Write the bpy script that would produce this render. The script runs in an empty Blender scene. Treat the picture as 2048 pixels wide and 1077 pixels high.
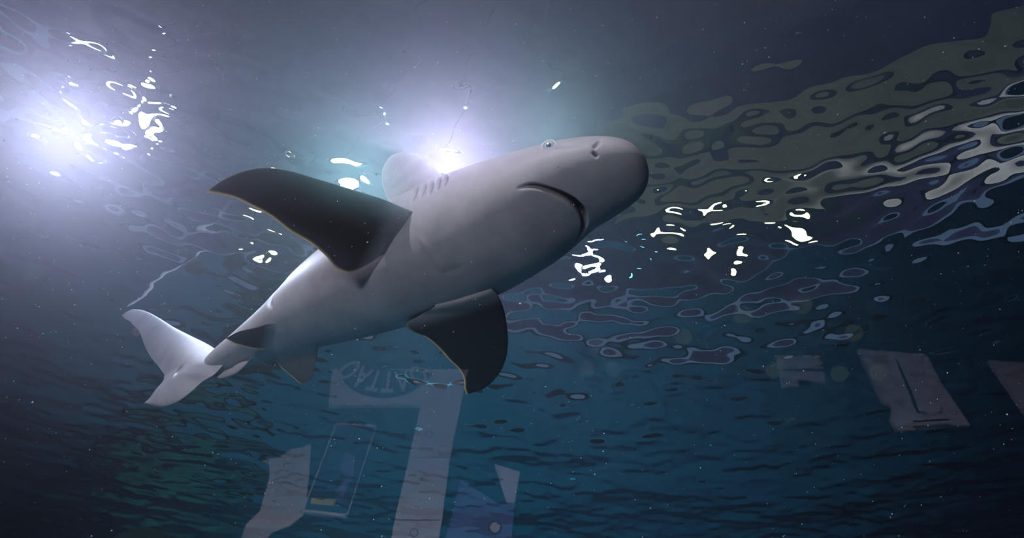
import bpy, bmesh, math, random
import numpy as np
from mathutils import Vector, Matrix

rng = np.random.default_rng(7)
random.seed(7)
scene = bpy.context.scene
COL = scene.collection

# ------------------------------------------------------------------ camera
F = 1250.0                                   # focal length in pixels of the 2048x1077 frame
CAM = np.array([0.0, 0.0, 1.5])
ROLL = math.atan2(98.0, 1164.0)
PITCH = math.pi / 2 - math.atan(math.hypot(98.0, 1164.0) / F)
FWD = np.array([0, math.cos(PITCH), math.sin(PITCH)])
R0 = np.array([1.0, 0, 0])
U0 = np.cross(R0, FWD)
UPV = math.cos(ROLL) * U0 - math.sin(ROLL) * R0
RGT = math.cos(ROLL) * R0 + math.sin(ROLL) * U0

def ray(x, y):
    d = FWD + (x - 1024) / F * RGT - (y - 538.5) / F * UPV
    return d / np.linalg.norm(d)

def atz(x, y, z):
    d = ray(x, y)
    return CAM + d * (z - CAM[2]) / d[2]

def onplane(x, y, p0, n):
    d = ray(x, y)
    return CAM + d * (np.dot(np.asarray(p0) - CAM, n) / np.dot(d, n))

cam_d = bpy.data.cameras.new('camera')
cam_d.sensor_width = 36.0
cam_d.lens = F * 36.0 / 2048.0
cam_d.clip_start = 0.02
cam_d.clip_end = 200
cam = bpy.data.objects.new('camera', cam_d)
COL.objects.link(cam)
m = Matrix.Identity(4)
for i in range(3):
    m[i][0], m[i][1], m[i][2], m[i][3] = RGT[i], UPV[i], -FWD[i], CAM[i]
cam.matrix_world = m
scene.camera = cam

# ------------------------------------------------------------------ world, exposure
vs = scene.view_settings
vs.view_transform = 'Standard'
vs.look = 'None'
vs.gamma = 1.0
vs.use_curve_mapping = False
vs.exposure = 0.0
world = bpy.data.worlds.new('world')
scene.world = world
world.use_nodes = True
bg = world.node_tree.nodes['Background']
bg.inputs['Color'].default_value = (0.50, 0.62, 1.0, 1)
bg.inputs['Strength'].default_value = 0.16
scene.cycles.max_bounces = 10
scene.cycles.use_adaptive_sampling = True
scene.cycles.adaptive_threshold = 0.04
scene.cycles.adaptive_min_samples = 16
scene.cycles.transparent_max_bounces = 24
scene.cycles.transmission_bounces = 10
scene.cycles.glossy_bounces = 6
scene.cycles.diffuse_bounces = 3
scene.cycles.volume_bounces = 1
scene.cycles.sample_clamp_indirect = 6.0
scene.cycles.use_denoising = True
scene.cycles.blur_glossy = 0.0

Z_PANE = 2.10          # underside of the acrylic roof pane
PANE_T = 0.08
Z_BED = Z_PANE + PANE_T
Z_WATER = 4.70
SHARK_Z = 3.50

# ------------------------------------------------------------------ helpers
def tag(o, label=None, cat=None, group=None, kind=None):
    if label: o['label'] = label
    if cat: o['category'] = cat
    if group: o['group'] = group
    if kind: o['kind'] = kind
    return o

def empty(name, loc=(0, 0, 0)):
    o = bpy.data.objects.new(name, None)
    o.location = loc
    o.empty_display_size = 0.1
    COL.objects.link(o)
    return o

def link(name, me, mat=None, parent=None):
    o = bpy.data.objects.new(name, me)
    COL.objects.link(o)
    if mat is not None and not me.materials:
        me.materials.append(mat)
    if parent is not None:
        o.parent = parent
    return o

def pyd(name, verts, faces, mat=None, parent=None, smooth=False):
    me = bpy.data.meshes.new(name)
    me.from_pydata([tuple(map(float, v)) for v in verts], [], [tuple(map(int, f)) for f in faces])
    me.update()
    if smooth:
        me.shade_smooth()
    return link(name, me, mat, parent)

def grid_mesh(name, P, wrap=False, mat=None, parent=None):
    """P: (n, m, 3) array -> fast quad grid mesh; wrap closes the second axis"""
    n, mm, _ = P.shape
    j1 = np.arange(mm) if wrap else np.arange(mm - 1)
    j2 = (j1 + 1) % mm
    i = np.arange(n - 1)[:, None] * mm
    quads = np.stack([i + j1, i + j2, i + mm + j2, i + mm + j1], -1).reshape(-1, 4)
    return P.reshape(-1, 3), quads

def mesh_np(name, V, Q):
    me = bpy.data.meshes.new(name)
    me.vertices.add(len(V))
    me.vertices.foreach_set('co', np.ascontiguousarray(V, dtype=np.float32).ravel())
    me.loops.add(Q.size)
    me.loops.foreach_set('vertex_index', np.ascontiguousarray(Q, dtype=np.int32).ravel())
    me.polygons.add(len(Q))
    k = Q.shape[1]
    me.polygons.foreach_set('loop_start', np.arange(0, Q.size, k, dtype=np.int32))
    try:
        me.polygons.foreach_set('loop_total', np.full(len(Q), k, dtype=np.int32))
    except Exception:
        pass
    me.update(calc_edges=True)
    me.shade_smooth()
    return me

def box_bm(bm, x0, x1, y0, y1, z0, z1):
    vs_ = [bm.verts.new((x, y, z)) for x in (x0, x1) for y in (y0, y1) for z in (z0, z1)]
    for f in ((0, 1, 3, 2), (4, 6, 7, 5), (0, 4, 5, 1), (2, 3, 7, 6), (0, 2, 6, 4), (1, 5, 7, 3)):
        bm.faces.new([vs_[k] for k in f])

def box(name, x0, x1, y0, y1, z0, z1, mat, parent=None, bevel=0.0):
    bm = bmesh.new()
    box_bm(bm, x0, x1, y0, y1, z0, z1)
    if bevel:
        bmesh.ops.bevel(bm, geom=bm.edges[:], offset=bevel, segments=2, affect='EDGES')
    bmesh.ops.recalc_face_normals(bm, faces=bm.faces[:])
    me = bpy.data.meshes.new(name)
    bm.to_mesh(me)
    bm.free()
    return link(name, me, mat, parent)

def lathe(name, prof, mat, parent=None, n=32):
    """prof: list of (r, z); revolve round z"""
    V, Fc = [], []
    for r, z in prof:
        for k in range(n):
            a = 2 * math.pi * k / n
            V.append((r * math.cos(a), r * math.sin(a), z))
    for i in range(len(prof) - 1):
        for k in range(n):
            Fc.append((i * n + k, i * n + (k + 1) % n, (i + 1) * n + (k + 1) % n, (i + 1) * n + k))
    Fc.append(tuple(range(n))[::-1])
    Fc.append(tuple((len(prof) - 1) * n + k for k in range(n)))
    return pyd(name, V, Fc, mat, parent, smooth=False)

class NT:
    def __init__(self, name):
        self.m = bpy.data.materials.new(name)
        self.m.use_nodes = True
        self.t = self.m.node_tree
        self.t.nodes.clear()
        self.out = self.t.nodes.new('ShaderNodeOutputMaterial')
    def n(self, kind, **kw):
        nd = self.t.nodes.new(kind)
        for k, v in kw.items():
            if k.startswith('i_'):
                nd.inputs[k[2:].replace('_', ' ')].default_value = v
            elif k.startswith('x_'):
                nd.inputs[int(k[2:])].default_value = v
            else:
                setattr(nd, k, v)
        return nd
    def l(self, a, b):
        self.t.links.new(a, b)
    def ramp(self, fac, stops):
        r = self.n('ShaderNodeValToRGB')
        el = r.color_ramp.elements
        while len(el) < len(stops):
            el.new(0.5)
        for e, (p, c) in zip(el, stops):
            e.position = p
            e.color = (*c, 1) if len(c) == 3 else c
        self.l(fac, r.inputs[0])
        return r.outputs[0]
    def coords(self, scale=(1, 1, 1)):
        tc = self.n('ShaderNodeTexCoord')
        mp = self.n('ShaderNodeMapping')
        mp.inputs['Scale'].default_value = scale
        self.l(tc.outputs['Object'], mp.inputs['Vector'])
        return mp.outputs['Vector']

def noisy(name, c1, c2, scale=6.0, rough=0.6, bump=0.0, metallic=0.0, stretch=(1, 1, 1), spec=0.3):
    b = NT(name)
    v = b.coords(stretch)
    nz = b.n('ShaderNodeTexNoise', i_Scale=scale, i_Detail=6.0, i_Roughness=0.6)
    b.l(v, nz.inputs['Vector'])
    col = b.ramp(nz.outputs['Fac'], [(0.3, c1), (0.7, c2)])
    p = b.n('ShaderNodeBsdfPrincipled', i_Roughness=rough, i_Metallic=metallic)
    p.inputs['Specular IOR Level'].default_value = spec
    b.l(col, p.inputs['Base Color'])
    if bump:
        bp = b.n('ShaderNodeBump', i_Strength=bump, i_Distance=0.02)
        b.l(nz.outputs['Fac'], bp.inputs['Height'])
        b.l(bp.outputs['Normal'], p.inputs['Normal'])
    b.l(p.outputs[0], b.out.inputs['Surface'])
    return b.m

def emitter(name, col, strength):
    b = NT(name)
    e = b.n('ShaderNodeEmission')
    e.inputs['Color'].default_value = (*col, 1)
    e.inputs['Strength'].default_value = strength
    b.l(e.outputs[0], b.out.inputs['Surface'])
    return b.m

# ------------------------------------------------------------------ materials
M = {}
M['bed'] = noisy('tank_bed_paint', (0.035, 0.14, 0.185), (0.07, 0.21, 0.26), 1.2, 0.9, 0.2)
M['tank'] = noisy('tank_wall_paint', (0.05, 0.18, 0.22), (0.09, 0.26, 0.30), 0.8, 0.8, 0.1)
M['rock'] = noisy('algae_rock', (0.035, 0.10, 0.075), (0.08, 0.18, 0.13), 3.5, 0.95, 0.8)
M['concrete'] = noisy('pale_walkway_concrete', (0.36, 0.33, 0.27), (0.50, 0.46, 0.38), 2.0, 0.85, 0.1)
M['soffit'] = noisy('dark_hall_roof', (0.48, 0.34, 0.50), (0.60, 0.44, 0.60), 0.7, 0.9)
M['steel'] = noisy('brushed_steel', (0.45, 0.45, 0.47), (0.55, 0.55, 0.57), 20, 0.35, 0.0, 0.9)
M['black'] = noisy('black_enamel', (0.012, 0.012, 0.014), (0.02, 0.02, 0.022), 20, 0.5)
M['hallwall'] = noisy('visitor_hall_paint', (0.010, 0.012, 0.02), (0.016, 0.018, 0.03), 3, 0.85)
M['hallfloor'] = noisy('visitor_hall_carpet', (0.012, 0.013, 0.02), (0.03, 0.03, 0.04), 40, 0.95)
M['white'] = noisy('white_board', (0.70, 0.68, 0.74), (0.78, 0.76, 0.82), 5, 0.7)
M['paper'] = noisy('cream_paper', (0.55, 0.53, 0.55), (0.66, 0.64, 0.64), 4, 0.8)
M['navy'] = noisy('navy_print', (0.02, 0.03, 0.08), (0.03, 0.045, 0.12), 6, 0.5)
M['blue'] = noisy('blue_print', (0.10, 0.13, 0.42), (0.22, 0.24, 0.55), 5, 0.6)
M['yellow'] = noisy('yellow_print', (0.55, 0.45, 0.08), (0.7, 0.6, 0.15), 8, 0.6)
M['grey'] = noisy('grey_plastic', (0.2, 0.2, 0.22), (0.26, 0.26, 0.28), 10, 0.5)

def water_surface_mat():
    b = NT('rippled_water_surface')
    gl = b.n('ShaderNodeBsdfGlass', i_IOR=1.33, i_Roughness=0.0)
    gl.inputs['Color'].default_value = (0.96, 0.99, 1.0, 1)
    tr = b.n('ShaderNodeBsdfTransparent')
    mx = b.n('ShaderNodeMixShader')
    mx.inputs[0].default_value = 0.004
    b.l(gl.outputs[0], mx.inputs[1])
    b.l(tr.outputs[0], mx.inputs[2])
    b.l(mx.outputs[0], b.out.inputs['Surface'])
    return b.m
M['surface'] = water_surface_mat()

def water_volume_mat():
    b = NT('aquarium_water')
    a = b.n('ShaderNodeVolumeAbsorption', i_Density=0.20)
    a.inputs['Color'].default_value = (0.32, 0.73, 0.86, 1)
    s = b.n('ShaderNodeVolumeScatter', i_Density=0.035, i_Anisotropy=0.85)
    s.inputs['Color'].default_value = (0.90, 0.84, 1.0, 1)
    ad = b.n('ShaderNodeAddShader')
    b.l(a.outputs[0], ad.inputs[0])
    b.l(s.outputs[0], ad.inputs[1])
    b.l(ad.outputs[0], b.out.inputs['Volume'])
    return b.m
M['water'] = water_volume_mat()

def acrylic_mat(reflect):
    b = NT('clear_acrylic' if reflect else 'clear_acrylic_wet_side')
    tr = b.n('ShaderNodeBsdfTransparent')
    tr.inputs['Color'].default_value = (0.985, 0.99, 0.99, 1)
    if reflect:
        lw = b.n('ShaderNodeLayerWeight', i_Blend=0.5)
        pw = b.n('ShaderNodeMath', operation='POWER', x_1=5.0)
        b.l(lw.outputs['Facing'], pw.inputs[0])
        ml = b.n('ShaderNodeMath', operation='MULTIPLY_ADD', x_1=0.96, x_2=0.04)
        b.l(pw.outputs[0], ml.inputs[0])
        gl = b.n('ShaderNodeBsdfGlossy', i_Roughness=0.0)
        mx = b.n('ShaderNodeMixShader')
        b.l(ml.outputs[0], mx.inputs[0])
        b.l(tr.outputs[0], mx.inputs[1])
        b.l(gl.outputs[0], mx.inputs[2])
        b.l(mx.outputs[0], b.out.inputs['Surface'])
    else:
        b.l(tr.outputs[0], b.out.inputs['Surface'])
    return b.m
M['acrylic'] = acrylic_mat(True)
M['acrylic_wet'] = acrylic_mat(False)

# ------------------------------------------------------------------ the setting
PX0, PX1, PY0, PY1 = -3.0, 3.0, -2.6, 2.3      # opening of the acrylic roof pane
TX, TY0, TY1 = 9.5, -6.0, 13.0                 # tank
Z_ROOF = 9.0
Z_TOP = 5.05                                   # tank wall top

def ring_slab(name, ox0, ox1, oy0, oy1, ix0, ix1, iy0, iy1, z0, z1, mat):
    bm = bmesh.new()
    o = [(ox0, oy0), (ox1, oy0), (ox1, oy1), (ox0, oy1)]
    i = [(ix0, iy0), (ix1, iy0), (ix1, iy1), (ix0, iy1)]
    v = {}
    for z in (z0, z1):
        for k in range(4):
            v['o', k, z] = bm.verts.new((*o[k], z))
            v['i', k, z] = bm.verts.new((*i[k], z))
    for k in range(4):
        q = (k + 1) % 4
        bm.faces.new([v['o', k, z1], v['o', q, z1], v['i', q, z1], v['i', k, z1]])
        bm.faces.new([v['o', q, z0], v['o', k, z0], v['i', k, z0], v['i', q, z0]])
        bm.faces.new([v['o', k, z0], v['o', q, z0], v['o', q, z1], v['o', k, z1]])
        bm.faces.new([v['i', q, z0], v['i', k, z0], v['i', k, z1], v['i', q, z1]])
    bmesh.ops.recalc_face_normals(bm, faces=bm.faces[:])
    me = bpy.data.meshes.new(name)
    bm.to_mesh(me)
    bm.free()
    return link(name, me, mat)

tag(box('floor', -3.4, 3.4, -4.4, 3.0, -0.1, 0.0, M['hallfloor']), 'dark carpet floor of the visitor hall', kind='structure')
tag(box('wall_left', -3.5, -3.4, -4.4, 3.0, 0, Z_PANE, M['hallwall']), 'dark wall of the visitor hall', kind='structure')
tag(box('wall_right', 3.4, 3.5, -4.4, 3.0, 0, Z_PANE, M['hallwall']), 'dark wall of the visitor hall', kind='structure')
tag(box('wall_front', -3.5, 3.5, 3.0, 3.1, 0, Z_PANE, M['hallwall']), 'dark end wall behind the sign boards', kind='structure')
tag(box('wall_rear', -3.5, 3.5, -4.5, -4.4, 0, Z_PANE, M['hallwall']), 'dark wall of the visitor hall', kind='structure')
tag(ring_slab('ceiling', -TX, TX, TY0, TY1, PX0, PX1, PY0, PY1, Z_PANE, Z_BED, M['bed']),
    'teal painted tank bed round the acrylic pane, roof of the visitor hall', kind='structure')
tag(ring_slab('wall_tank', -TX - .3, TX + .3, TY0 - .3, TY1 + .3, -TX, TX, TY0, TY1, Z_PANE, Z_TOP, M['tank']),
    'blue painted walls of the big tank', kind='structure')
# acrylic pane: only the dry underside mirrors, the wet side is index matched
bm = bmesh.new()
box_bm(bm, PX0, PX1, PY0, PY1, Z_PANE, Z_BED)
bmesh.ops.recalc_face_normals(bm, faces=bm.faces[:])
me = bpy.data.meshes.new('window_1')
me.materials.append(M['acrylic_wet'])
me.materials.append(M['acrylic'])
for f in bm.faces:
    f.material_index = 1 if f.normal.z < -0.5 else 0
bm.to_mesh(me)
bm.free()
tag(link('window_1', me), 'clear acrylic viewing pane under the tank', kind='structure')
tag(ring_slab('trim_1', PX0 - .02, PX1 + .02, PY0 - .02, PY1 + .02, PX0 + .05, PX1 - .05, PY0 + .05, PY1 - .05, Z_PANE - .05, Z_PANE - .002, M['steel']),
    'steel frame round the acrylic pane', kind='structure')
# roof above the water
tag(box('ceiling_hall', -14, 14, -10, 18, 9.0, 9.2, M['soffit']), 'dark roof high above the tank', kind='structure')
M['tealwall'] = noisy('dark_teal_paint', (0.015, 0.05, 0.065), (0.03, 0.085, 0.10), 0.6, 0.9)
tag(ring_slab('wall_hall', -13.8, 13.8, -9.8, 17.8, -13.5, 13.5, -9.5, 17.5, Z_PANE, 7.6, M['tealwall']),
    'dark teal walls of the hall round the tank', kind='structure')

# ------------------------------------------------------------------ water
def waves(X, Y):
    Z = np.zeros_like(X)
    r = np.random.default_rng(11)
    n = 130
    lam = np.exp(r.uniform(np.log(0.12), np.log(1.5), n))
    ang = r.normal(math.pi / 2 - 0.10, 0.62, n)
    ph = r.uniform(0, 2 * math.pi, n)
    for l, a, p in zip(lam, ang, ph):
        k = 2 * math.pi / l
        slope = 0.0138 if l < 0.26 else (0.0120 if l < 0.6 else 0.0085)
        Z += slope / k * np.sin(k * (X * math.cos(a) + Y * math.sin(a)) + p)
    return Z
E_ = 0.03
gx = np.r_[-TX + E_, -8.5, -7.9, np.linspace(-7.5, 6.5, 700), 6.9, 7.5, 8.5, TX - E_]
tt_ = np.linspace(0, 1, 560)
gy = np.r_[TY0 + E_, -4, -2, -1, -0.6, -0.3 + 10.3 * (0.72 * tt_ + 0.28 * tt_**2), 10.4, 11, 12, TY1 - E_]
GX, GY = np.meshgrid(gx, gy, indexing='ij')
GZ = waves(GX, GY)
print('wave z', GZ.min(), GZ.max())
V, Q = grid_mesh('water_surface', np.stack([GX, GY, Z_WATER + GZ], -1))
me = mesh_np('water_surface', V, Q[:, ::-1] if False else Q)
ws = link('water_surface', me, M['surface'])
# make sure the normals look up, out of the water
if me.polygons[0].normal.z < 0:
    me.flip_normals()
tag(ws, 'rippled water surface seen from below with lamps glinting through it', 'water surface', kind='stuff')
wv = box('tank_water', -TX, TX, TY0, TY1, Z_BED + .001, Z_WATER - .07, M['water'])
tag(wv, 'clear teal aquarium water filling the tank', 'water', kind='stuff')

# ------------------------------------------------------------------ lamps over the tank
def refr_point(px, py, h):
    """pixel -> flat water -> refracted into air -> point h above the water"""
    p = atz(px, py, Z_WATER)
    d = ray(px, py)
    hor = d[:2] * 1.33
    s = np.linalg.norm(hor)
    if s > 0.965:
        hor *= 0.965 / s
    up = math.sqrt(max(1e-4, 1 - hor @ hor))
    return p + np.array([hor[0], hor[1], up]) * (h / up)

def floodlight(pos, col, strength, radius, label, group, target=None, watt=0.0, cone=70, lcol=None):
    root = empty('floodlight', pos)
    tgt = Vector(target) if target is not None else Vector((pos[0] * .2, 1.0 + pos[1] * .2, Z_WATER))
    d = (Vector(pos) - tgt).normalized()
    root.rotation_mode = 'QUATERNION'
    root.rotation_quaternion = d.to_track_quat('Z', 'Y')
    r = radius
    lathe('housing', [(r * 1.02, 0.0), (r * 1.18, 0.0), (r * 1.2, r * .25), (r * 1.0, r * .9), (r * .7, r * 1.5), (r * .35, r * 1.7)], M['black'], root)
    lathe('lens', [(r, -0.004), (r * .98, 0.006), (r * .9, .01)], emitter('lamp_lens', col, strength), root, 28)
    bm = bmesh.new()
    for s in (-1, 1):
        box_bm(bm, s * r * 1.32 - .012, s * r * 1.32 + .012, -.03, .03, r * .2, r * 2.2)
    box_bm(bm, -r * 1.33, r * 1.33, -.03, .03, r * 2.2, r * 2.2 + .025)
    me = bpy.data.meshes.new('bracket')
    bm.to_mesh(me)
    bm.free()
    link('bracket', me, M['steel'], root)
    if watt:
        ld = bpy.data.lights.new('lamp_beam', 'SPOT')
        ld.energy = watt
        ld.color = lcol or col
        ld.spot_size = math.radians(cone)
        ld.spot_blend = 0.9
        ld.shadow_soft_size = 0.0
        lo = bpy.data.objects.new('lamp_beam', ld)
        lo.location = (0, 0, -0.02)
        COL.objects.link(lo)
        lo.parent = root
    q = root.rotation_quaternion.to_matrix().to_4x4()
    top = Vector(pos) + q.to_3x3() @ Vector((0, 0, r * 2.2))
    rod = lathe('hanger_wire', [(.003, 0.0), (.003, Z_ROOF - top.z)], M['black'], root, 10)
    rod.matrix_local = q.inverted() @ Matrix.Translation(top - Vector(pos))
    tag(root, label, 'floodlight', group)
    return root

ORD = ['closest to', 'second closest to', 'third from', 'fourth from', 'fifth from', 'sixth from', 'seventh from']
WHITE = (1.0, 0.95, 0.92)
VIOL = (0.86, 0.84, 1.0)
YEL = (1.0, 0.86, 0.42)
TEALW = (0.80, 1.0, 0.95)
g = 'floodlights over the tank'
lamps = [
    ((140, 268), 2.0, WHITE, 12, .42, 'large white floodlight glaring through the ripples beyond the tail'),
    ((285, 205), 2.3, (1, .97, .85), 6, .16, 'mid-sized warm floodlight beside the large white one'),
    ((895, 322), 2.0, VIOL, 6, .12, 'violet white floodlight blazing just over the gills of the shark'),
    ((140, 130), 2.6, VIOL, 5, .07, 'small violet floodlight hung above the large white one'),
    ((700, 345), 2.2, TEALW, 7, .17, 'teal white floodlight glaring behind the raised pectoral fin'),
]
for (px, py), h, c, st, r, lab in lamps:
    floodlight(refr_point(px, py, h), c, st, r, lab, g)
for lab, grp, c, rad, ref, rname, spots in (
    ('small warm floodlight beside the large white one', 'small warm floodlights', (1, .96, .8), .085, (413, 384), 'the fin tip', ((260, 225), (300, 290), (60, 330), (330, 240), (210, 330))),
    ('small yellow floodlight glinting below the raised pectoral fin', 'yellow floodlights by the fin', YEL, .085, (700, 500), 'the body', ((520, 425), (560, 440))),
    ('small violet floodlight glinting under the chin of the shark', 'violet floodlights by the chin', VIOL, .10, (1170, 440), 'its mouth', ((1185, 500), (1210, 515), (1165, 520))),
    ('small yellow floodlight below the pale baffles', 'yellow floodlights below the baffles', YEL, .10, (1300, 340), 'the snout',
     ((1430, 440), (1470, 490), (1530, 420), (1570, 480), (1600, 430), (1630, 470), (1330, 480)))):
    spots = sorted(spots, key=lambda q: math.hypot(q[0] - ref[0], q[1] - ref[1]))
    for k, (px, py) in enumerate(spots):
        floodlight(refr_point(px, py, 1.6 + .12 * (k % 3)), c, 5, rad, lab + ', ' + ORD[k] + ' ' + rname, grp)
# beam projectors: their light shines down into the tank and lights up the water round them
SH = (-0.5, 1.9, SHARK_Z)
BEAMS = [
    (atz(140, 262, Z_WATER + 1.9), (1.0, 0.82, 1.0), 140000, 'white beam projector aimed at the shark from behind its tail', SH, 80, 4, .03),
    (atz(895, 322, Z_WATER + 1.9), (1.0, 0.80, 1.0), 110000, 'violet white beam projector above the back of the shark', SH, 100, 4, .03),
    (atz(720, 350, Z_WATER + 1.9), (0.6, 1.0, 0.95), 46000, 'teal beam projector beside the violet one', SH, 100, 4, .03),
    (atz(1100, 262, Z_WATER + 1.9), (0.6, 1.0, 0.85), 18000, 'green tinted beam projector above the eye of the shark', SH, 100, 4, .03),
    ((-3.2, -4.2, 7.4), (1.0, 0.72, 0.74), 640000, 'rose white beam projector over the rear end of the tank', (-0.6, 1.9, SHARK_Z), 34, 4, .07),
    ((-2.6, 9.3, 8.2), (0.25, 0.92, 1.0), 160000, 'added teal beam projector pointing straight down over the far rocks', (-2.6, 9.6, Z_BED), 100, 4, .07),  # added lamp, brightens the far bed that the ripples mirror
    ((2.8, 9.3, 8.2), (0.22, 0.8, 1.0), 90000, 'added blue beam projector pointing straight down at the far end', (2.8, 9.6, Z_BED), 96, 4, .07),  # added lamp, second fill for the far bed
]
for pos, c, w, lab, tgt, cone, st_, rr in BEAMS:
    floodlight(pos, c, st_, rr, lab, 'beam projectors over the tank', tgt, w, cone)

# pale baffles hung under the roof at the right, seen broken up by the ripples
def refr_hit(px, py, p0, n):
    p = atz(px, py, Z_WATER)
    a = refr_point(px, py, 1.0)
    d = a - p
    return p + d * (np.dot(np.asarray(p0) - p, n) / np.dot(d, n))
pa, pb = refr_point(1180, 262, 3.0), refr_point(2040, 36, 3.0)
dr = pb - pa; dr[2] = 0; dr /= np.linalg.norm(dr)
nr = np.array([-dr[1], dr[0], 0])
if nr @ pa < 0: nr = -nr
for k, (t0, t1, lab) in enumerate(((0.0, 0.30, 'upper pale baffle hung over the water, topmost of three'), (0.42, 0.68, 'middle pale baffle of the three hung over the water'),
                                   (0.78, 1.0, 'lower pale baffle hung over the water, nearest its ripples'))):
    za = [refr_hit(1200, 255 + t * 190, pa, nr)[2] for t in (t0, t1)]
    zb = [refr_hit(2040, 40 + t * 330, pa, nr)[2] for t in (t0, t1)]
    q0, q1 = pa + dr * .2, pb + dr * 2.5
    base = np.array([*((q0 + q1) / 2)[:2], min(za[1], zb[1])])
    root = empty('ceiling_baffle', tuple(base))
    vv = []
    for j in (1, 0):
        for q_, z in ((q0, za[j]), (q1, zb[j]), (q1 + nr * .12, zb[j]), (q0 + nr * .12, za[j])):
            vv.append(np.array([q_[0], q_[1], z]) - base)
    pyd('panel', vv, [(0, 1, 5, 4), (1, 2, 6, 5), (2, 3, 7, 6), (3, 0, 4, 7), (4, 5, 6, 7), (3, 2, 1, 0)], M['concrete'], root)
    for q_, z in ((q0 + dr * .4, za[0]), (q1 - dr * .4, zb[0])):
        rod = lathe('hanger_wire', [(.003, 0), (.003, Z_ROOF - z + .05)], M['black'], root, 10)
        rod.location = tuple(np.array([q_[0] + nr[0] * .06, q_[1] + nr[1] * .06, z - .05]) - base)
    tag(root, lab, 'baffle', 'pale baffles over the water')
    print('baffle', za, zb)
floodlight((0.5, -3.0, 7.5), (1, .96, .88), 4, .10, 'added warm beam projector turned on the pale baffles', 'beam projectors over the tank',
           (pa[0] * .5 + pb[0] * .5, pa[1] * .5 + pb[1] * .5, 6.6), 190, 70)  # lamp added only to brighten the baffles

# ------------------------------------------------------------------ the shark
def hermite(xs, ys, x):
    """monotone-ish cubic interpolation, ys (n,) or (n,k)"""
    xs = np.asarray(xs, float); ys = np.asarray(ys, float)
    two = ys.ndim > 1
    if not two: ys = ys[:, None]
    h = np.diff(xs)[:, None]
    dl = np.diff(ys, axis=0) / h
    mm = np.zeros_like(ys)
    mm[1:-1] = (dl[:-1] * h[1:] + dl[1:] * h[:-1]) / (h[1:] + h[:-1])
    mm[0], mm[-1] = dl[0], dl[-1]
    k = np.clip(np.searchsorted(xs, x) - 1, 0, len(xs) - 2)
    t = ((x - xs[k]) / (xs[k + 1] - xs[k]))[:, None]
    hh = h[k]
    r = (ys[k] * (2 * t**3 - 3 * t**2 + 1) + mm[k] * hh * (t**3 - 2 * t**2 + t)
         + ys[k + 1] * (-2 * t**3 + 3 * t**2) + mm[k + 1] * hh * (t**3 - t**2))
    return r if two else r[:, 0]

def resample(P, n, ease=None):
    P = np.asarray(P, float)
    L = np.r_[0, np.cumsum(np.linalg.norm(np.diff(P, axis=0), axis=1))]
    L /= L[-1]
    t = np.linspace(0, 1, n) if ease is None else ease(np.linspace(0, 1, n))
    return hermite(L, P, t)

# spine in the picture (body centre line) at the height the shark swims
SPINE = [(1296, 332, 3.50), (1200, 357, 3.50), (1141, 378, 3.50), (1041, 428, 3.50), (944, 472, 3.50), (790, 537, 3.50),
         (645, 607, 3.50), (560, 657, 3.50), (474, 705, 3.50), (423, 731, 3.50), (385, 743, 3.50), (360, 741, 3.50)]
sp = np.array([atz(*p) for p in SPINE])
sS = np.r_[0, np.cumsum(np.linalg.norm(np.diff(sp, axis=0), axis=1))]
SL = sS[-1]
#        s     half width, height above, height below the centre line
PROF = np.array([
    (0.000, 0.000, 0.000, 0.000),
    (0.012, 0.062, 0.034, 0.034),
    (0.040, 0.110, 0.060, 0.060),
    (0.090, 0.146, 0.083, 0.082),
    (0.160, 0.172, 0.108, 0.100),
    (0.300, 0.203, 0.150, 0.135),
    (0.530, 0.250, 0.215, 0.205),
    (0.780, 0.274, 0.262, 0.252),
    (1.160, 0.262, 0.272, 0.258),
    (1.600, 0.205, 0.222, 0.212),
    (1.940, 0.140, 0.158, 0.142),
    (2.300, 0.088, 0.105, 0.092),
    (2.480, 0.060, 0.080, 0.072),
    (2.590, 0.026, 0.060, 0.052),
    (SL,    0.003, 0.004, 0.004)])
NS, NT_ = 560, 260
u = np.linspace(0, 1, NS)
s_arr = SL * (0.30 * u + 0.70 * u**2.2)
s_arr[0] = 0.0004
C3 = hermite(sS, sp, s_arr)
T3 = np.gradient(C3, s_arr, axis=0)
for _ in range(12):
    T3[1:-1] = (T3[:-2] + 2 * T3[1:-1] + T3[2:]) / 4
T3 /= np.linalg.norm(T3, axis=1)[:, None]           # points to the tail
Rt = np.cross(np.array([0, 0, 1.0]), T3)            # towards the shark's right flank
Rt /= np.linalg.norm(Rt, axis=1)[:, None]
Up = np.cross(T3, Rt)
BROLL = math.radians(4.0)
Rr = math.cos(BROLL) * Rt - math.sin(BROLL) * Up
Ur = math.cos(BROLL) * Up + math.sin(BROLL) * Rt
pw = np.sqrt(PROF[:, 0])
prof = hermite(pw, PROF[:, 1:], np.sqrt(s_arr))
th = np.linspace(0, 2 * math.pi, NT_, endpoint=False)
ct, st = np.cos(th), np.sin(th)
flat = np.interp(s_arr, [0, 0.2, 0.6, 1.2, SL], [0.86, 0.84, 0.90, 0.94, 1.0])   # <1: boxier section
cx = np.sign(ct) * np.abs(ct)[None, :] ** flat[:, None]
sz = np.sign(st) * np.abs(st)[None, :] ** flat[:, None]
lat = prof[:, 0][:, None] * cx
ver = np.where(st[None, :] > 0, prof[:, 1][:, None], prof[:, 2][:, None]) * sz
B = C3[:, None, :] + lat[..., None] * Rr[:, None, :] + ver[..., None] * Ur[:, None, :]
dS = np.gradient(B, axis=0)
dT = np.roll(B, -1, 1) - np.roll(B, 1, 1)
Nn = np.cross(dT, dS)
Nn /= np.linalg.norm(Nn, axis=2)[..., None] + 1e-9
if np.sum(Nn * (B - C3[:, None, :])) < 0:
    Nn = -Nn

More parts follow.
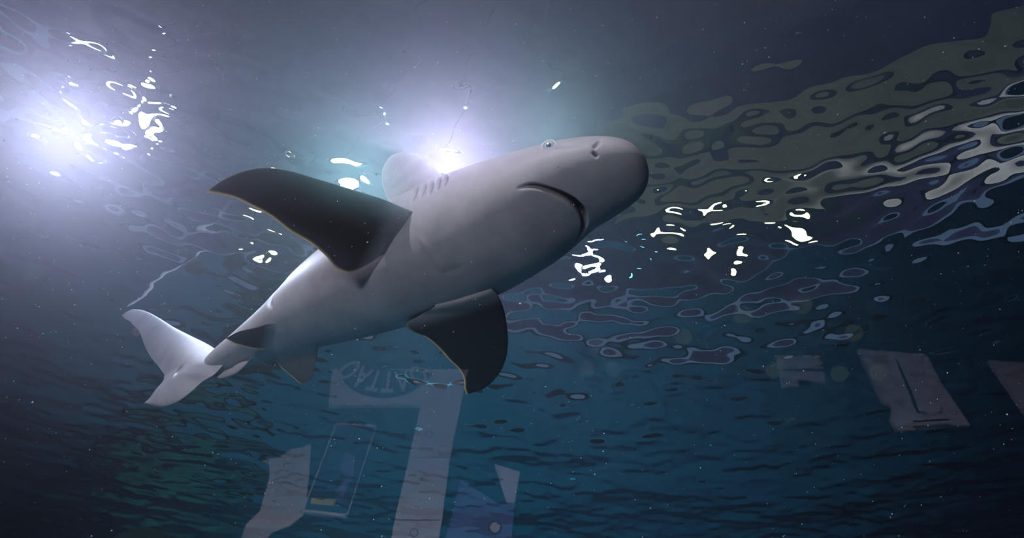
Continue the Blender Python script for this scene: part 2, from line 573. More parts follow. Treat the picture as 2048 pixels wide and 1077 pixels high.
def project(P):
    v = P - CAM
    w = v @ FWD
    return np.stack([1024 + F * (v @ RGT) / w, 538.5 - F * (v @ UPV) / w], -1)
BP = project(B)
facing = np.sum(Nn * (CAM - B), -1) > 0
def body_hit(px, py):
    """surface point of the body that shows at a pixel"""
    d2 = (BP[..., 0] - px) ** 2 + (BP[..., 1] - py) ** 2 + np.where(facing, 0, 1e5)
    k = np.unravel_index(np.argmin(d2), d2.shape)
    return B[k], Nn[k], k, math.sqrt(d2[k])

def poly_dist(P, poly):
    """distance of points to a polyline and the running fraction along it"""
    best = np.full(P.shape[:-1], 1e9); frac = np.zeros(P.shape[:-1])
    L = np.r_[0, np.cumsum(np.linalg.norm(np.diff(poly, axis=0), axis=1))]; L /= L[-1]
    for a, b_, l0, l1 in zip(poly[:-1], poly[1:], L[:-1], L[1:]):
        ab = b_ - a
        t = np.clip(((P - a) @ ab) / (ab @ ab + 1e-12), 0, 1)
        d = np.linalg.norm(P - (a + t[..., None] * ab), axis=-1)
        upd = d < best
        best = np.where(upd, d, best); frac = np.where(upd, l0 + t * (l1 - l0), frac)
    return best, frac

disp = np.zeros(B.shape[:2]); dark = np.zeros(B.shape[:2]); pale = np.zeros(B.shape[:2])
def groove(px_list, width, depth, darkness, taper=True, peak=None):
    global disp, dark
    hits = [body_hit(x, y) for x, y in px_list]
    poly = resample(np.array([h_[0] for h_ in hits]), 40)
    d, f = poly_dist(B, poly)
    tp = np.clip(np.sin(np.clip(f, 0, 1) * math.pi), 0, 1) ** 0.5 if taper else 1.0
    if peak is not None:
        tp = np.interp(f, [0, .12, peak, .9, 1], [0, .42, 1, .5, 0])
    w = width * (0.35 + 0.65 * tp)
    gk = np.exp(-(d / w) ** (4 if peak is not None else 2))
    disp -= depth * tp * gk
    dark = np.maximum(dark, darkness * np.clip(gk * 1.6 - 0.35, 0, 1) * (tp if taper else 1))
    return poly
MOUTH = [(1032, 379), (1046, 373), (1062, 372), (1080, 374), (1105, 382), (1130, 393), (1152, 409), (1166, 427), (1170, 443), (1166, 462), (1152, 486)]
groove(MOUTH, 0.0135, 0.045, 1.0, peak=.62)
# lower jaw sits a little behind the upper jaw; lip fold round it
groove([(1042, 385), (1075, 384), (1105, 394), (1135, 412), (1150, 430)], 0.020, -0.004, 0.0)
for a, b_ in (((836, 368), (824, 406)), ((851, 362), (842, 398)), ((866, 357), (859, 391)), ((880, 352), (874, 384)), ((893, 347), (888, 376))):
    groove([a, ((a[0] + b_[0]) / 2 + 2, (a[1] + b_[1]) / 2), b_], 0.008, 0.014, 0.75)
    groove([(a[0] - 7, a[1]), ((a[0] + b_[0]) / 2 - 5, (a[1] + b_[1]) / 2), (b_[0] - 7, b_[1])], 0.010, -0.007, 0.0)
groove([(1200, 279), (1193, 288), (1188, 300)], 0.009, 0.010, 0.45)
groove([(1188, 306), (1191, 311)], 0.007, 0.010, 0.8, taper=False)
groove([(1110, 294), (1140, 290), (1175, 284), (1205, 276)], 0.016, 0.006, 0.0)
groove([(832, 470), (850, 492), (872, 522), (895, 543)], 0.018, -0.0035, 0.0)
groove([(885, 545), (910, 540), (930, 528)], 0.018, 0.003, 0.0)
groove([(545, 615), (540, 600), (552, 580), (575, 555)], 0.020, 0.008, 0.0)
eye_p, eye_n, _, eye_d = body_hit(1099, 293)
print('eye err', eye_d)
d_eye = np.linalg.norm(B - eye_p, axis=-1)
disp += 0.004 * np.exp(-(d_eye / 0.036) ** 2) - 0.008 * np.exp(-(d_eye / 0.017) ** 2)
B2 = B + disp[..., None] * Nn

SV, SQ, SC, off = [], [], [], 0
def add_shell(P, wrap, attr):
    """P (n,m,3), attr (n,m,4) -> into the one shark mesh"""
    global off
    V, Q = grid_mesh('', P, wrap)
    SV.append(V); SQ.append(Q + off); SC.append(attr.reshape(-1, 4)); off += len(V)
upf = np.clip((ver / (prof[:, 1][:, None] + 1e-6)) * 0.5 + 0.5, 0, 1)     # 0 belly .. 1 back
at = np.stack([upf, dark, np.zeros_like(dark), pale], -1)
add_shell(B2, True, at)

FINS = []
def fin(lead, trail, thick, inner=0.0, rim=0.012, n=70, mch=26, dusky=1.0, flare=1.6, up=None, camber=0.0, blend=.05, black=0):
    lead = resample(lead, n); trail = resample(trail, n)
    c = (1 - np.cos(np.linspace(0, math.pi, mch))) / 2
    af = np.sqrt(c) * (1 - c) * 2.6
    ctr = (lead + trail) / 2
    nrm = np.cross(trail - lead, np.gradient(ctr, axis=0))
    nrm /= np.linalg.norm(nrm, axis=1)[:, None] + 1e-9
    nrm = np.mean(nrm[3:-6], axis=0); nrm /= np.linalg.norm(nrm)
    if up is not None and nrm @ np.asarray(up) < 0:
        nrm = -nrm
    span = np.r_[0, np.cumsum(np.linalg.norm(np.diff(ctr, axis=0), axis=1))]
    f = span / span[-1]
    tt = thick * (1 - 0.82 * f) * (1 + flare * np.exp(-span / 0.07)) * np.clip((1 - f) * 12, 0, 1) ** .5
    chord = np.linalg.norm(trail - lead, axis=1)
    tt = np.minimum(tt, chord * 0.25)
    base = lead[:, None, :] * (1 - c)[None, :, None] + trail[:, None, :] * c[None, :, None]
    base = base + nrm * (camber * (f * f)[:, None] + camber * .4 * np.sin(c * math.pi)[None, :])[..., None] * span[-1]
    upP = base + nrm * (tt[:, None] * af[None, :])[..., None]
    loP = base - nrm * (tt[:, None] * af[None, :])[..., None]
    ring = np.concatenate([upP, loP[:, ::-1][:, 1:-1]], 1)
    cc = np.concatenate([c, c[::-1][1:-1]])
    side = np.concatenate([np.ones(mch), np.zeros(mch - 2)])
    e = (1 - cc)[None, :] * chord[:, None]
    pal = np.clip(1 - e / rim, 0, 1) * np.clip((f - .2) * 8, 0, 1)[:, None]  # mask for the painted light along the trailing edge
    a = np.zeros(ring.shape[:2] + (4,))
    a[..., 0] = side[None, :] * 0.9
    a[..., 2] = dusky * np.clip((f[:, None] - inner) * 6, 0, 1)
    a[..., 3] = pal
    a[..., 1] = black
    FINS.append((off, ring.shape[0] * ring.shape[1], blend, np.tile(np.r_[af, af[::-1][1:-1]], ring.shape[0])))
    add_shell(ring, True, a)

def on(pxs, p0, n):
    return [onplane(x, y, p0, n) for x, y in pxs]
def rooted(pts):
    """carry an edge on into the body, towards the spine"""
    p = pts[0]
    c = C3[int(np.argmin(np.linalg.norm(C3 - p, axis=1)))]
    return [p + (c - p) * .42, p + (c - p) * .18] + list(pts)
def plane3(a, b_, c):
    n = np.cross(b_ - a, c - a)
    return a, n / np.linalg.norm(n)

# right pectoral (towards the viewer)
a_ = body_hit(824, 424)[0]; b_ = body_hit(768, 508)[0]
p0, n_ = plane3(a_, b_, atz(413, 384, 3.08))
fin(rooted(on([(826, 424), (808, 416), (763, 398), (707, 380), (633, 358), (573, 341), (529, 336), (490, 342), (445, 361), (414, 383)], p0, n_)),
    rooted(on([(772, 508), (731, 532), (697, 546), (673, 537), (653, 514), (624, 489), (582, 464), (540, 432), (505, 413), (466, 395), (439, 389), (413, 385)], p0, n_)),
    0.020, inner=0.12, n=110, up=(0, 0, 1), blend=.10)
# left pectoral (away from the viewer)
a_ = body_hit(985, 580)[0]; b_ = body_hit(872, 612)[0]
p0, n_ = plane3(a_, b_, atz(934, 789, 3.26))
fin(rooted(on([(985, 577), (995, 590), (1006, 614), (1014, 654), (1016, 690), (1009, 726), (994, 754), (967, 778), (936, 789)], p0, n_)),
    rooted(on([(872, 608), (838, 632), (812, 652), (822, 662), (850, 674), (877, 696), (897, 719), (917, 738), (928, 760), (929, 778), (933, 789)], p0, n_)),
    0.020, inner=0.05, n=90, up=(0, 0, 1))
# pelvic fins
a_ = body_hit(552, 648)[0]; b_ = body_hit(545, 690)[0]
p0, n_ = plane3(a_, b_, atz(451, 677, a_[2] - 0.07))
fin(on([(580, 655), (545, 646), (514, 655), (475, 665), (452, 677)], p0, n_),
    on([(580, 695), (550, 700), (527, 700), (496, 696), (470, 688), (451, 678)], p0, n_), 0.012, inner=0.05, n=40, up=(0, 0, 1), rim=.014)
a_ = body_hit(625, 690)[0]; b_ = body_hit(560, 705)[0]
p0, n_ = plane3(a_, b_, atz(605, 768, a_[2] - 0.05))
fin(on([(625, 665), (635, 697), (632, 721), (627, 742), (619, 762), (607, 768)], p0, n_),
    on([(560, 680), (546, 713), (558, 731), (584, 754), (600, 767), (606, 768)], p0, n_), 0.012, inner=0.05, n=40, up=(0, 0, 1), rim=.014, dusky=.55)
# anal fin, in the upright plane of the body
k_ = int(np.argmin(np.abs(s_arr - 2.33)))
fin(on([(520, 690), (497, 724), (480, 742), (455, 755), (438, 758), (426, 754)], C3[k_], Rt[k_]),
    on([(470, 700), (464, 722), (466, 734), (452, 741), (438, 745), (425, 752)], C3[k_], Rt[k_]), 0.012, n=40, dusky=.15, up=Rt[k_], rim=.006)
# tail fin
ped = atz(385, 740, SHARK_Z)
bdir = np.array([-0.80, 0.60, 0.0])
cn = np.cross(bdir, (0, 0, 1.0)); cn /= np.linalg.norm(cn)
if cn @ (CAM - ped) < 0: cn = -cn
def halves(up_pts, lo_pts, n=60):
    return np.concatenate([resample(up_pts, n), resample(lo_pts, n)[1:]])
fr = halves(on([(247, 633), (258, 625), (277, 621), (298, 626), (319, 637), (350, 656), (386, 674), (424, 694), (446, 712), (452, 724)], ped, cn),
            on([(452, 724), (430, 748), (402, 766), (386, 781), (363, 799), (337, 811), (311, 813), (292, 808), (281, 803)], ped, cn))
tr_ = halves(on([(247, 634), (253, 640), (262, 645), (268, 652), (276, 659), (281, 668), (285, 680), (293, 700), (304, 718), (318, 735), (329, 750)], ped, cn),
             on([(329, 750), (325, 764), (309, 781), (298, 794), (289, 800), (281, 802)], ped, cn))
def blade(lead, trail, thick, mch=30):
    c = (1 - np.cos(np.linspace(0, math.pi, mch))) / 2
    af = np.sqrt(c) * (1 - c) * 2.6
    f = np.linspace(0, 1, len(lead))
    mid = np.exp(-((f - .55) / .22) ** 2)
    tt = thick * (0.25 + mid) * np.clip(np.minimum(f, 1 - f) * 14, 0, 1) ** .5
    chord = np.linalg.norm(trail - lead, axis=1)
    tt = np.minimum(tt, chord * .3)
    base = lead[:, None, :] * (1 - c)[None, :, None] + trail[:, None, :] * c[None, :, None]
    # the tips of both lobes curl away from the viewer, the lower lobe turns up to the light
    curl = 0.10 * np.clip(.35 - f, 0, 1) ** 2 - 0.16 * np.clip(f - .62, 0, 1) ** 2
    base = base + cn * (curl[:, None] * np.ones_like(c)[None, :])[..., None]
    afm = np.sin(np.pi * c) ** 1.3
    pf = tt[:, None] * (afm[None, :] * mid[:, None] + af[None, :] * (1 - mid)[:, None])
    ring = np.concatenate([base + cn * pf[..., None], (base - cn * pf[..., None])[:, ::-1][:, 1:-1]], 1)
    a = np.zeros(ring.shape[:2] + (4,))
    a[..., 0] = 0.55
    FINS.append((off, ring.shape[0] * ring.shape[1], .03, np.zeros(ring.shape[0] * ring.shape[1])))
    add_shell(ring, True, a)
blade(fr, tr_, 0.028)
# the torn flap in the notch of the upper tail lobe
fin(on([(292, 654), (278, 651), (266, 655), (263, 664)], ped - cn * .004, cn),
    on([(292, 660), (283, 664), (278, 671), (268, 672)], ped - cn * .004, cn), 0.004, n=16, dusky=1.6, up=cn, rim=.0005, flare=0, black=1)
# first dorsal fin, in the upright plane of the back
k_ = int(np.argmin(np.abs(s_arr - 0.98)))
fin(on([(925, 395), (890, 356), (877, 345), (860, 326), (842, 312), (824, 306), (806, 305)], C3[k_], Rt[k_]),
    on([(800, 470), (790, 430), (772, 390), (764, 360), (768, 332), (782, 312), (800, 305)], C3[k_], Rt[k_]), 0.022, n=60, dusky=.12, up=Rt[k_], rim=.002)

def shark_mat():
    b = NT('shark_skin')
    att = b.n('ShaderNodeAttribute', attribute_name='skin')
    sep = b.n('ShaderNodeSeparateColor')
    b.l(att.outputs['Color'], sep.inputs[0])
    v = b.coords()
    nz = b.n('ShaderNodeTexNoise', i_Scale=5.0, i_Detail=8.0, i_Roughness=0.62)
    b.l(v, nz.inputs['Vector'])
    nf = b.n('ShaderNodeTexNoise', i_Scale=90.0, i_Detail=3.0, i_Roughness=0.6)
    b.l(v, nf.inputs['Vector'])
    # belly to back, edge broken up by noise
    ad = b.n('ShaderNodeMath', operation='MULTIPLY_ADD', x_1=0.22, x_2=-0.11)
    b.l(nz.outputs['Fac'], ad.inputs[0])
    sm = b.n('ShaderNodeMath', operation='ADD')
    b.l(sep.outputs[0], sm.inputs[0]); b.l(ad.outputs[0], sm.inputs[1])
    base = b.ramp(sm.outputs[0], [(0.30, (0.52, 0.47, 0.49)), (0.58, (0.44, 0.39, 0.42)), (0.85, (0.38, 0.34, 0.37))])
    mot = b.ramp(nz.outputs['Fac'], [(0.30, (0.74, 0.73, 0.74)), (0.70, (1.12, 1.08, 1.07))])
    mul = b.n('ShaderNodeMixRGB', blend_type='MULTIPLY'); mul.inputs[0].default_value = 1.0
    b.l(base, mul.inputs[1]); b.l(mot, mul.inputs[2])
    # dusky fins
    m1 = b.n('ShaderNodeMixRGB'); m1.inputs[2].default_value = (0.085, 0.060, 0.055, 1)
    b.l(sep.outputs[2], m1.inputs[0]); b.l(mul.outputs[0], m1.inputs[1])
    # light catching the hind margin of the fins, put into the colour
    m2 = b.n('ShaderNodeMixRGB'); m2.inputs[2].default_value = (0.75, 0.68, 0.50, 1)
    b.l(att.outputs['Alpha'], m2.inputs[0]); b.l(m1.outputs[0], m2.inputs[1])
    # mouth and gill slits
    m3 = b.n('ShaderNodeMixRGB'); m3.inputs[2].default_value = (0.035, 0.014, 0.016, 1)
    b.l(sep.outputs[1], m3.inputs[0]); b.l(m2.outputs[0], m3.inputs[1])
    p = b.n('ShaderNodeBsdfPrincipled', i_Roughness=0.48)
    p.inputs['Specular IOR Level'].default_value = 0.25
    b.l(m3.outputs[0], p.inputs['Base Color'])
    bp = b.n('ShaderNodeBump', i_Strength=0.12, i_Distance=0.004)
    b.l(nf.outputs['Fac'], bp.inputs['Height']); b.l(bp.outputs[0], p.inputs['Normal'])
    tl = b.n('ShaderNodeBsdfTranslucent')
    tl.inputs['Color'].default_value = (0.85, 0.66, 0.35, 1)
    mx = b.n('ShaderNodeMixShader')
    ml = b.n('ShaderNodeMath', operation='MULTIPLY', x_1=0.6)
    b.l(att.outputs['Alpha'], ml.inputs[0]); b.l(ml.outputs[0], mx.inputs[0])
    b.l(p.outputs[0], mx.inputs[1]); b.l(tl.outputs[0], mx.inputs[2])
    b.l(mx.outputs[0], b.out.inputs['Surface'])
    return b.m
M['shark'] = shark_mat()
SV_, SQ_, SC_ = np.concatenate(SV), np.concatenate(SQ), np.concatenate(SC)
origin = C3[int(NS * .6)].copy()
sme = mesh_np('body', SV_ - origin, SQ_)
ca = sme.attributes.new('skin', 'FLOAT_COLOR', 'POINT')
ca.data.foreach_set('color', np.ascontiguousarray(np.clip(SC_, 0, 1), dtype=np.float32).ravel())
bm = bmesh.new(); bm.from_mesh(sme)
bmesh.ops.recalc_face_normals(bm, faces=bm.faces[:])
bm.to_mesh(sme); bm.free()
sme.shade_smooth()
# let the fins flow out of the body: skin tone and shading run on from the body at each root
from mathutils.kdtree import KDTree
nb = B.shape[0] * B.shape[1]
bn = Nn.reshape(-1, 3)
kd = KDTree(nb // 3 + 1)
for i in range(0, nb, 3):
    kd.insert(SV_[i], i)
kd.balance()
def vert_normals():
    nv = np.zeros(len(sme.vertices) * 3, np.float32)
    sme.vertices.foreach_get('normal', nv)
    return nv.reshape(-1, 3).copy()
nv = vert_normals()
near = {}
for st_, cnt, bl, aff in FINS:
    for i in range(st_, st_ + cnt):
        _, j, d = kd.find(SV_[i])
        near[i] = (j, d)
        if d < bl:
            SV_[i] = SV_[i] + nv[i] * (0.16 * bl * (1 - d / bl) ** 2 * min(1.0, aff[i - st_] * 1.2))
sme.vertices.foreach_set('co', np.ascontiguousarray(SV_ - origin, dtype=np.float32).ravel())
sme.update()
nv = vert_normals()
for st_, cnt, bl, aff in FINS:
    for i in range(st_, st_ + cnt):
        j, d = near[i]
        t = min(1.0, d / bl)
        w_ = t * t * (3 - 2 * t)
        SC_[i, 2] *= w_
        t = min(1.0, d / .07)
        w_ = 1 - (1 - t * t * (3 - 2 * t)) * min(1.0, max(0.0, (nv[i] @ bn[j] + .35) * 1.5))
        if w_ < 1:
            q_ = nv[i] * w_ + bn[j] * (1 - w_)
            nv[i] = q_ / (np.linalg.norm(q_) + 1e-9)
sme.attributes['skin'].data.foreach_set('color', np.ascontiguousarray(np.clip(SC_, 0, 1), dtype=np.float32).ravel())
sme.normals_split_custom_set_from_vertices([tuple(map(float, v)) for v in nv])
shark = empty('shark', tuple(origin))
tag(shark, 'grey shark with pale belly and dusky brown pectoral fins swimming overhead', 'shark')
link('body', sme, M['shark'], shark)

EYE_TILT = Vector(CAM - np.asarray(eye_p)).normalized() * 0.75
def eye(p, n, side):
    z = (Vector(n).normalized() + EYE_TILT * side).normalized()
    q = z.to_track_quat('Z', 'Y').to_matrix().to_4x4()
    loc = Vector(p) - z * 0.003
    def put(o):
        o.matrix_local = Matrix.Translation(loc - Vector(origin)) @ q
    r = 0.0215
    eb = lathe('eyeball', [(r * math.cos(a), r * .55 * math.sin(a)) for a in np.linspace(0, math.pi / 2 - .05, 9)], M['eye'], shark, 28); put(eb)
    eb.data.shade_smooth()
    pu = lathe('pupil', [(r * .46, r * .50), (r * .40, r * .545), (r * .2, r * .58)], M['pupil'], eb, 20)
    rim_prof = [(r * 1.02 + .0048 * (1 - math.cos(a)) , 0.0045 * math.sin(a)) for a in np.linspace(0, math.pi, 9)]
    er = lathe_open('eyelid', rim_prof, M['lid'], shark, 32); put(er)
def lathe_open(name, prof, mat, parent, n):
    V, Fc = [], []
    for r, z in prof:
        for k in range(n):
            a = 2 * math.pi * k / n
            V.append((r * math.cos(a), r * math.sin(a), z))
    for i in range(len(prof) - 1):
        for k in range(n):
            Fc.append((i * n + k, i * n + (k + 1) % n, (i + 1) * n + (k + 1) % n, (i + 1) * n + k))
    return pyd(name, V, Fc, mat, parent, smooth=True)
M['eye'] = noisy('eye_silver', (0.42, 0.46, 0.52), (0.58, 0.62, 0.68), 60, 0.15, spec=0.6)
M['pupil'] = noisy('eye_pupil', (0.012, 0.012, 0.03), (0.02, 0.02, 0.04), 60, 0.1, spec=0.6)
M['lid'] = noisy('eyelid_skin', (0.62, 0.58, 0.6), (0.72, 0.68, 0.7), 30, 0.4)
eye(eye_p, eye_n, 1)
# the other eye: the mirror ring position on the far side
ke = body_hit(1099, 293)[2]
kl = (NT_ // 2 - ke[1]) % NT_
eye(B[ke[0], kl], Nn[ke[0], kl], 0)
SHARK_DONE = True

# ------------------------------------------------------------------ lights of the visitor hall
def hall_lamp(pos, target, col, watt, size, label):
    root = empty('hall_lamp', (pos[0], pos[1], 0.0))
    box('base', -.22, .22, -.22, .22, 0.0, .03, M['black'], root, .008)
    lathe('pole', [(.02, .03), (.02, pos[2] - .12)], M['steel'], root, 16)
    d = (Vector(target) - Vector(pos)).normalized()
    q = (-d).to_track_quat('Z', 'Y').to_matrix().to_4x4()
    hd = box('lamp_head', -size / 2 - .02, size / 2 + .02, -size / 4 - .02, size / 4 + .02, 0.004, .10, M['black'], root, .01)
    hd.matrix_local = Matrix.Translation((0, 0, pos[2])) @ q
    if size < .5:
        ld = bpy.data.lights.new('lamp_panel', 'SPOT')
        ld.spot_size = math.radians(62); ld.spot_blend = .3; ld.shadow_soft_size = .05
    else:
        ld = bpy.data.lights.new('lamp_panel', 'AREA')
        ld.shape = 'RECTANGLE'; ld.size = size; ld.size_y = size / 2
    ld.energy = watt; ld.color = col
    lo = bpy.data.objects.new('lamp_panel', ld)
    COL.objects.link(lo); lo.parent = root
    lo.matrix_local = Matrix.Translation((0, 0, pos[2])) @ q
    tag(root, label, 'lamp')
hall_lamp((-1.9, -2.3, 1.7), (-0.3, 1.7, 3.4), (1.0, 0.80, 0.82), 100, 0.8, 'panel lamp on a stand lighting the shark through the acrylic pane')
hall_lamp((0.5, -2.4, 1.2), (0.4, 3.0, 0.25), (0.88, 0.84, 1.0), 850, 0.3, 'added small spot lamp on a stand turned on the boards of the end wall')  # made-up lamp, added so the boards show in the pane

# ------------------------------------------------------------------ boards on the end wall of the visitor hall, mirrored in the pane
WALL_Y = 2.995
def wall_pt(px, py, off_=0.0):
    """a pixel of the mirror image -> the real point on the end wall"""
    v = onplane(px, py, (0, WALL_Y - off_, 0), np.array([0, 1.0, 0]))
    return np.array([v[0], WALL_Y - off_, 2 * Z_PANE - v[2]])

def plate(name, pxs, off_, thick, mat, parent=None, base=None):
    """flat plate with the outline pxs; its front lies off_ before the wall"""
    P = [wall_pt(x, y, off_) for x, y in pxs]
    if base is not None:
        P = [p - np.asarray(base) for p in P]
    n = len(P)
    V = P + [p + np.array([0, thick, 0]) for p in P]
    Fc = [tuple(range(n)), tuple(range(2 * n - 1, n - 1, -1))] + [(i, (i + 1) % n, n + (i + 1) % n, n + i) for i in range(n)]
    o = pyd(name, V, Fc, mat, parent)
    bm = bmesh.new(); bm.from_mesh(o.data)
    bmesh.ops.recalc_face_normals(bm, faces=bm.faces[:])
    bm.to_mesh(o.data); bm.free()
    return o

def thing_at(name, px, py, label, cat, group=None):
    p = wall_pt(px, py, 0.0)
    r = empty(name, tuple(p))
    tag(r, label, cat, group)
    return r, p

def disc_px(cx_, cy_, r, off_, n=40, a0=0, a1=2 * math.pi):
    c = wall_pt(cx_, cy_, off_)
    return [c + np.array([r * math.cos(a), 0, r * math.sin(a)]) for a in np.linspace(a0, a1, n, endpoint=(a1 - a0 < 6.28))]

def solid(name, P, thick, mat, parent, base):
    P = [p - np.asarray(base) for p in P]
    n = len(P)
    V = P + [p + np.array([0, thick, 0]) for p in P]
    Fc = [tuple(range(n)), tuple(range(2 * n - 1, n - 1, -1))] + [(i, (i + 1) % n, n + (i + 1) % n, n + i) for i in range(n)]
    o = pyd(name, V, Fc, mat, parent)
    bm = bmesh.new(); bm.from_mesh(o.data)
    bmesh.ops.recalc_face_normals(bm, faces=bm.faces[:])
    bm.to_mesh(o.data); bm.free()
    return o

# white L shaped sign board with the round emblem
r_, p_ = thing_at('sign_board', 800, 775, 'white L-shaped sign board with a dark round emblem', 'sign board')
plate('crosspiece', [(664, 738), (868, 739), (842, 811), (657, 812)], .030, .028, M['white'], r_, p_)
plate('upright', [(868, 739), (936, 739), (900, 915), (818, 915), (842, 811)], .030, .028, M['white'], r_, p_)
plate('upright', [(818, 917), (900, 917), (884, 1040), (789, 1040)], .030, .028, M['white'], r_, p_)
plate('upright', [(789, 1042), (884, 1042), (868, 1130), (772, 1130)], .030, .028, M['white'], r_, p_)
for x, y in ((858, 869), (828, 1066)):
    c = solid('cap', disc_px(x, y, .022, .034, 20), .006, M['grey'], r_, p_)
    solid('cap_centre', disc_px(x, y, .014, .037, 16), .004, M['white'], c, (0, 0, 0)).matrix_parent_inverse = Matrix.Translation(-Vector(p_))
ec = wall_pt(776, 714, .036)          # centre of the emblem, it runs past the board edge
er_ = abs(wall_pt(776, 797, .036)[2] - ec[2])
cut = wall_pt(782, 739, .036)[2]
pts = []
for a in np.linspace(0, math.pi, 40):
    q_ = ec + np.array([er_ * 1.02 * math.cos(a), 0, er_ * math.sin(a)])
    if q_[2] >= cut: pts.append(q_)
em = solid('emblem', pts, .006, M['navy'], r_, p_)
for ch, ang in (('O', 146), ('A', 119), ('T', 99), ('T', 81), ('A', 61), ('O', 34)):
    cu = bpy.data.curves.new('letter', 'FONT')
    cu.body = ch; cu.align_x = 'CENTER'; cu.size = er_ * .70; cu.extrude = .002; cu.offset = er_ * .012
    to = bpy.data.objects.new('letter', cu)
    COL.objects.link(to)
    dg = bpy.context.evaluated_depsgraph_get()
    lm = bpy.data.meshes.new_from_object(to.evaluated_get(dg))
    bpy.data.objects.remove(to)
    lm.name = 'letter'
    lm.materials.clear(); lm.materials.append(M['white'])
    a = math.radians(ang)
    lo = bpy.data.objects.new('letter', lm); COL.objects.link(lo)
    lo.parent = em
    pos = Vector(ec) + Vector((math.cos(a), 0, math.sin(a))) * er_ * .40 - Vector(p_) + Vector((math.cos(a) * er_ * .28, 0, 0)) + Vector((0, -.004, 0))
    lo.matrix_local = Matrix.Translation(pos) @ Matrix.Rotation((math.pi / 2 - a) * .6, 4, 'Y') @ Matrix.Rotation(math.pi / 2, 4, 'X') @ Matrix.Diagonal((.55, 1, 1, 1))

# framed poster
r_, p_ = thing_at('framed_poster', 675, 930, 'framed dark blue poster with a yellow caption beside the white sign board', 'poster')
fo = [(672, 848), (752, 852), (694, 1032), (606, 1022)]
plate('print', fo, .018, .014, M['navy'], r_, p_)
def strip(p, q, w):
    d = np.array(q, float) - p; d /= np.linalg.norm(d); nn = np.array([-d[1], d[0]]) * w / 2
    return [tuple(np.array(p) + nn), tuple(np.array(q) + nn), tuple(np.array(q) - nn), tuple(np.array(p) - nn)]
for i_, w in ((0, 3.5), (1, 1.6), (2, 6), (3, 2)):
    plate('frame_bar', strip(fo[i_], fo[(i_ + 1) % 4], w), .026, .020, M['white'], r_, p_)
plate('picture_patch', [(690, 960), (680, 930), (690, 905), (712, 915), (706, 950), (686, 995), (668, 985)], .0195, .001, M['blue'], r_, p_)
plate('caption', [(624, 996), (672, 1000), (668, 1013), (620, 1008)], .0195, .001, M['yellow'], r_, p_)

# torn paper chart
r_, p_ = thing_at('paper_chart', 560, 980, 'pale torn paper chart with wavy marks and ragged edges', 'chart')
plate('sheet', [(622, 886), (618, 958), (608, 1030), (580, 1052), (545, 1066), (520, 1090), (478, 1090), (492, 1050), (520, 1022), (532, 978), (540, 950), (538, 930), (522, 922), (556, 916), (585, 898), (604, 896)], .012, .008, M['paper'], r_, p_)
for k, (x, y, l) in enumerate(((552, 944, 26), (548, 958, 30), (560, 968, 22), (575, 950, 24), (590, 962, 20), (565, 930, 20))):
    plate('wavy_mark', [(x, y), (x + l * .5, y - 5), (x + l, y - 3), (x + l, y), (x + l * .5, y - 1), (x, y + 4)], .0128, .0007, M['grey'], r_, p_)

# blue poster board with a pale corner
r_, p_ = thing_at('poster_board', 970, 1000, 'blue poster board with a ring and a pale pointed corner', 'poster')
plate('panel', [(922, 960), (1000, 1010), (1012, 1008), (1018, 1004), (1030, 1000), (1022, 1090), (888, 1090)], .020, .016, M['blue'], r_, p_)
plate('pale_corner', [(989, 929), (1040, 944), (1030, 1004), (1014, 1008)], .022, .016, M['white'], r_, p_)
rg = solid('ring', disc_px(990, 1056, .034, .024, 28), .003, M['navy'], r_, p_)
solid('ring_centre', disc_px(990, 1056, .025, .026, 24), .002, M['white'], rg, (0, 0, 0)).matrix_parent_inverse = Matrix.Translation(-Vector(p_))

# white boards on the right
r_, p_ = thing_at('display_board', 1800, 760, 'white display board with a long dark slit and a ledge', 'board')
plate('panel', [(1706, 675), (1829, 664), (1882, 765), (1940, 850), (1828, 858), (1795, 860), (1782, 838), (1786, 812), (1764, 800)], .030, .028, M['white'], r_, p_)
plate('slit', [(1790, 718), (1794, 720), (1818, 770), (1840, 828), (1834, 826), (1812, 772)], .0315, .001, M['black'], r_, p_)
plate('ledge', [(1828, 852), (1904, 849), (1904, 842), (1828, 846)], .055, .026, M['white'], r_, p_)
plate('ledge_painted_shade', [(1828, 845), (1900, 841), (1904, 848), (1900, 838), (1826, 842)], .032, .001, M['black'], r_, p_)  # black strip painted in as the shade along the ledge
plate('side_tab', [(1782, 838), (1826, 842), (1830, 862), (1795, 861)], .036, .006, M['white'], r_, p_)
r_, p_ = thing_at('wall_panel', 2020, 720, 'plain white panel fixed beside the white display board', 'panel')
plate('panel', [(1940, 664), (2110, 648), (2170, 830), (2060, 838)], .030, .028, M['white'], r_, p_)
r_, p_ = thing_at('notice', 1600, 740, 'small two-part white notice left of the display board', 'notice')
plate('sheet', [(1551, 711), (1638, 711), (1646, 738), (1557, 738)], .010, .008, M['paper'], r_, p_)
plate('sheet', [(1559, 742), (1648, 744), (1652, 768), (1597, 758), (1598, 774), (1563, 776)], .010, .008, M['paper'], r_, p_)

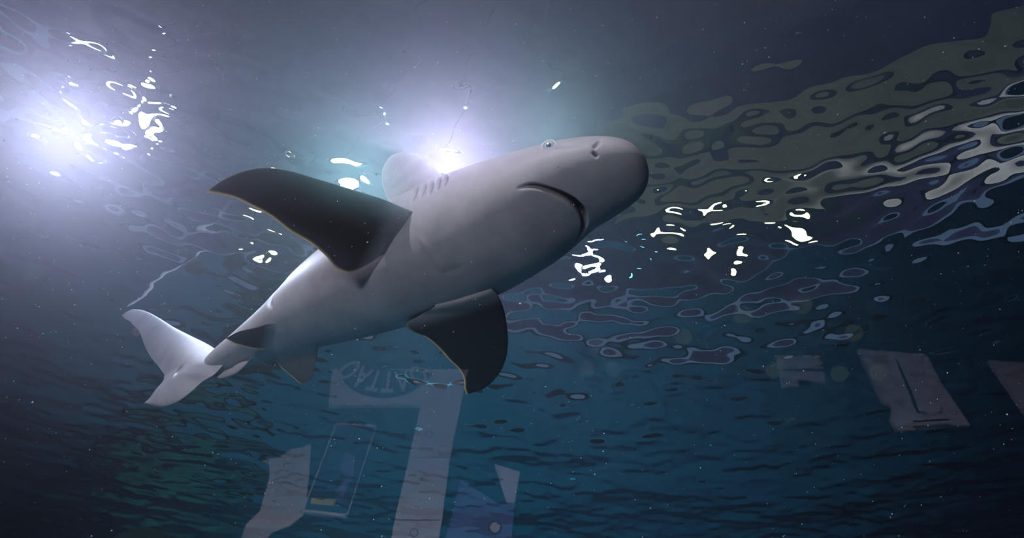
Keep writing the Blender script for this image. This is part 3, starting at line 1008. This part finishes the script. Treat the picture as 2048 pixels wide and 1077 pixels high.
# ------------------------------------------------------------------ rocks in the tank
def rock(x, y, rx, ry, h, seed, label):
    bm = bmesh.new()
    bmesh.ops.create_icosphere(bm, subdivisions=5, radius=1.0)
    r = np.random.default_rng(seed)
    K = r.normal(0, 1, (26, 3)) * np.exp(r.uniform(0, 1.9, 26))[:, None]
    ph = r.uniform(0, 6.28, 26)
    V = np.array([v.co for v in bm.verts])
    amp = 0.55 / (1 + np.linalg.norm(K, axis=1))
    dsp = 1 + (np.sin(V @ K.T + ph) * amp).sum(1) * .55
    V2 = V * dsp[:, None] * np.array([rx, ry, h])
    V2[:, 2] = np.maximum(V2[:, 2], -0.04)
    for v, c in zip(bm.verts, V2):
        v.co = c
    me = bpy.data.meshes.new('rock'); bm.to_mesh(me); bm.free(); me.shade_smooth()
    o = link('rock', me, M['rock']); o.location = (x, y, Z_BED + .045)
    tag(o, label, 'rock', 'algae covered rocks on the tank bed')
def bounce(px, py):
    p = atz(px, py, Z_WATER)
    k = (2 * Z_WATER - CAM[2] - Z_BED) / (Z_WATER - CAM[2])
    return CAM + (p - CAM) * k
q_ = onplane(380, 1040, (0, 5.5, 0), np.array([0, 1.0, 0]))
rock(q_[0], 5.5, .65, .6, 0.95, 3, 'tall olive rock rising below the tail fin')
for px, py, rx, h, sd, lab in ((400, 880, 1.2, .9, 5, 'broad algae green rock mirrored under the tail fin'),):
    b_ = bounce(px, py)
    rock(min(max(b_[0], -8), 8), min(b_[1], 10.2), rx, rx, h, sd, lab)

# ------------------------------------------------------------------ specks drifting in the water
def specks():
    r = np.random.default_rng(21)
    V, Fc = [], []
    octv = np.array([(1, 0, 0), (-1, 0, 0), (0, 1, 0), (0, -1, 0), (0, 0, 1), (0, 0, -1)], float)
    octf = [(0, 2, 4), (2, 1, 4), (1, 3, 4), (3, 0, 4), (2, 0, 5), (1, 2, 5), (3, 1, 5), (0, 3, 5)]
    for i in range(2500):
        px, py = r.uniform(-80, 2130), r.uniform(-60, 1130)
        z = r.uniform(Z_BED + .03, 3.0)
        p = atz(px, py, z)
        rad = np.linalg.norm(p - CAM) * abs(r.normal(0, 1)) * .00036 + .0003
        b0 = len(V)
        V += list(p + octv * rad * r.uniform(.6, 1.5, 3))
        Fc += [tuple(b0 + k for k in f) for f in octf]
    o = pyd('suspended_specks', V, Fc, noisy('pale_speck', (.75, .75, .75), (.9, .9, .9), 5, .6))
    tag(o, 'tiny pale specks drifting in the water', 'particles', kind='stuff')
specks()
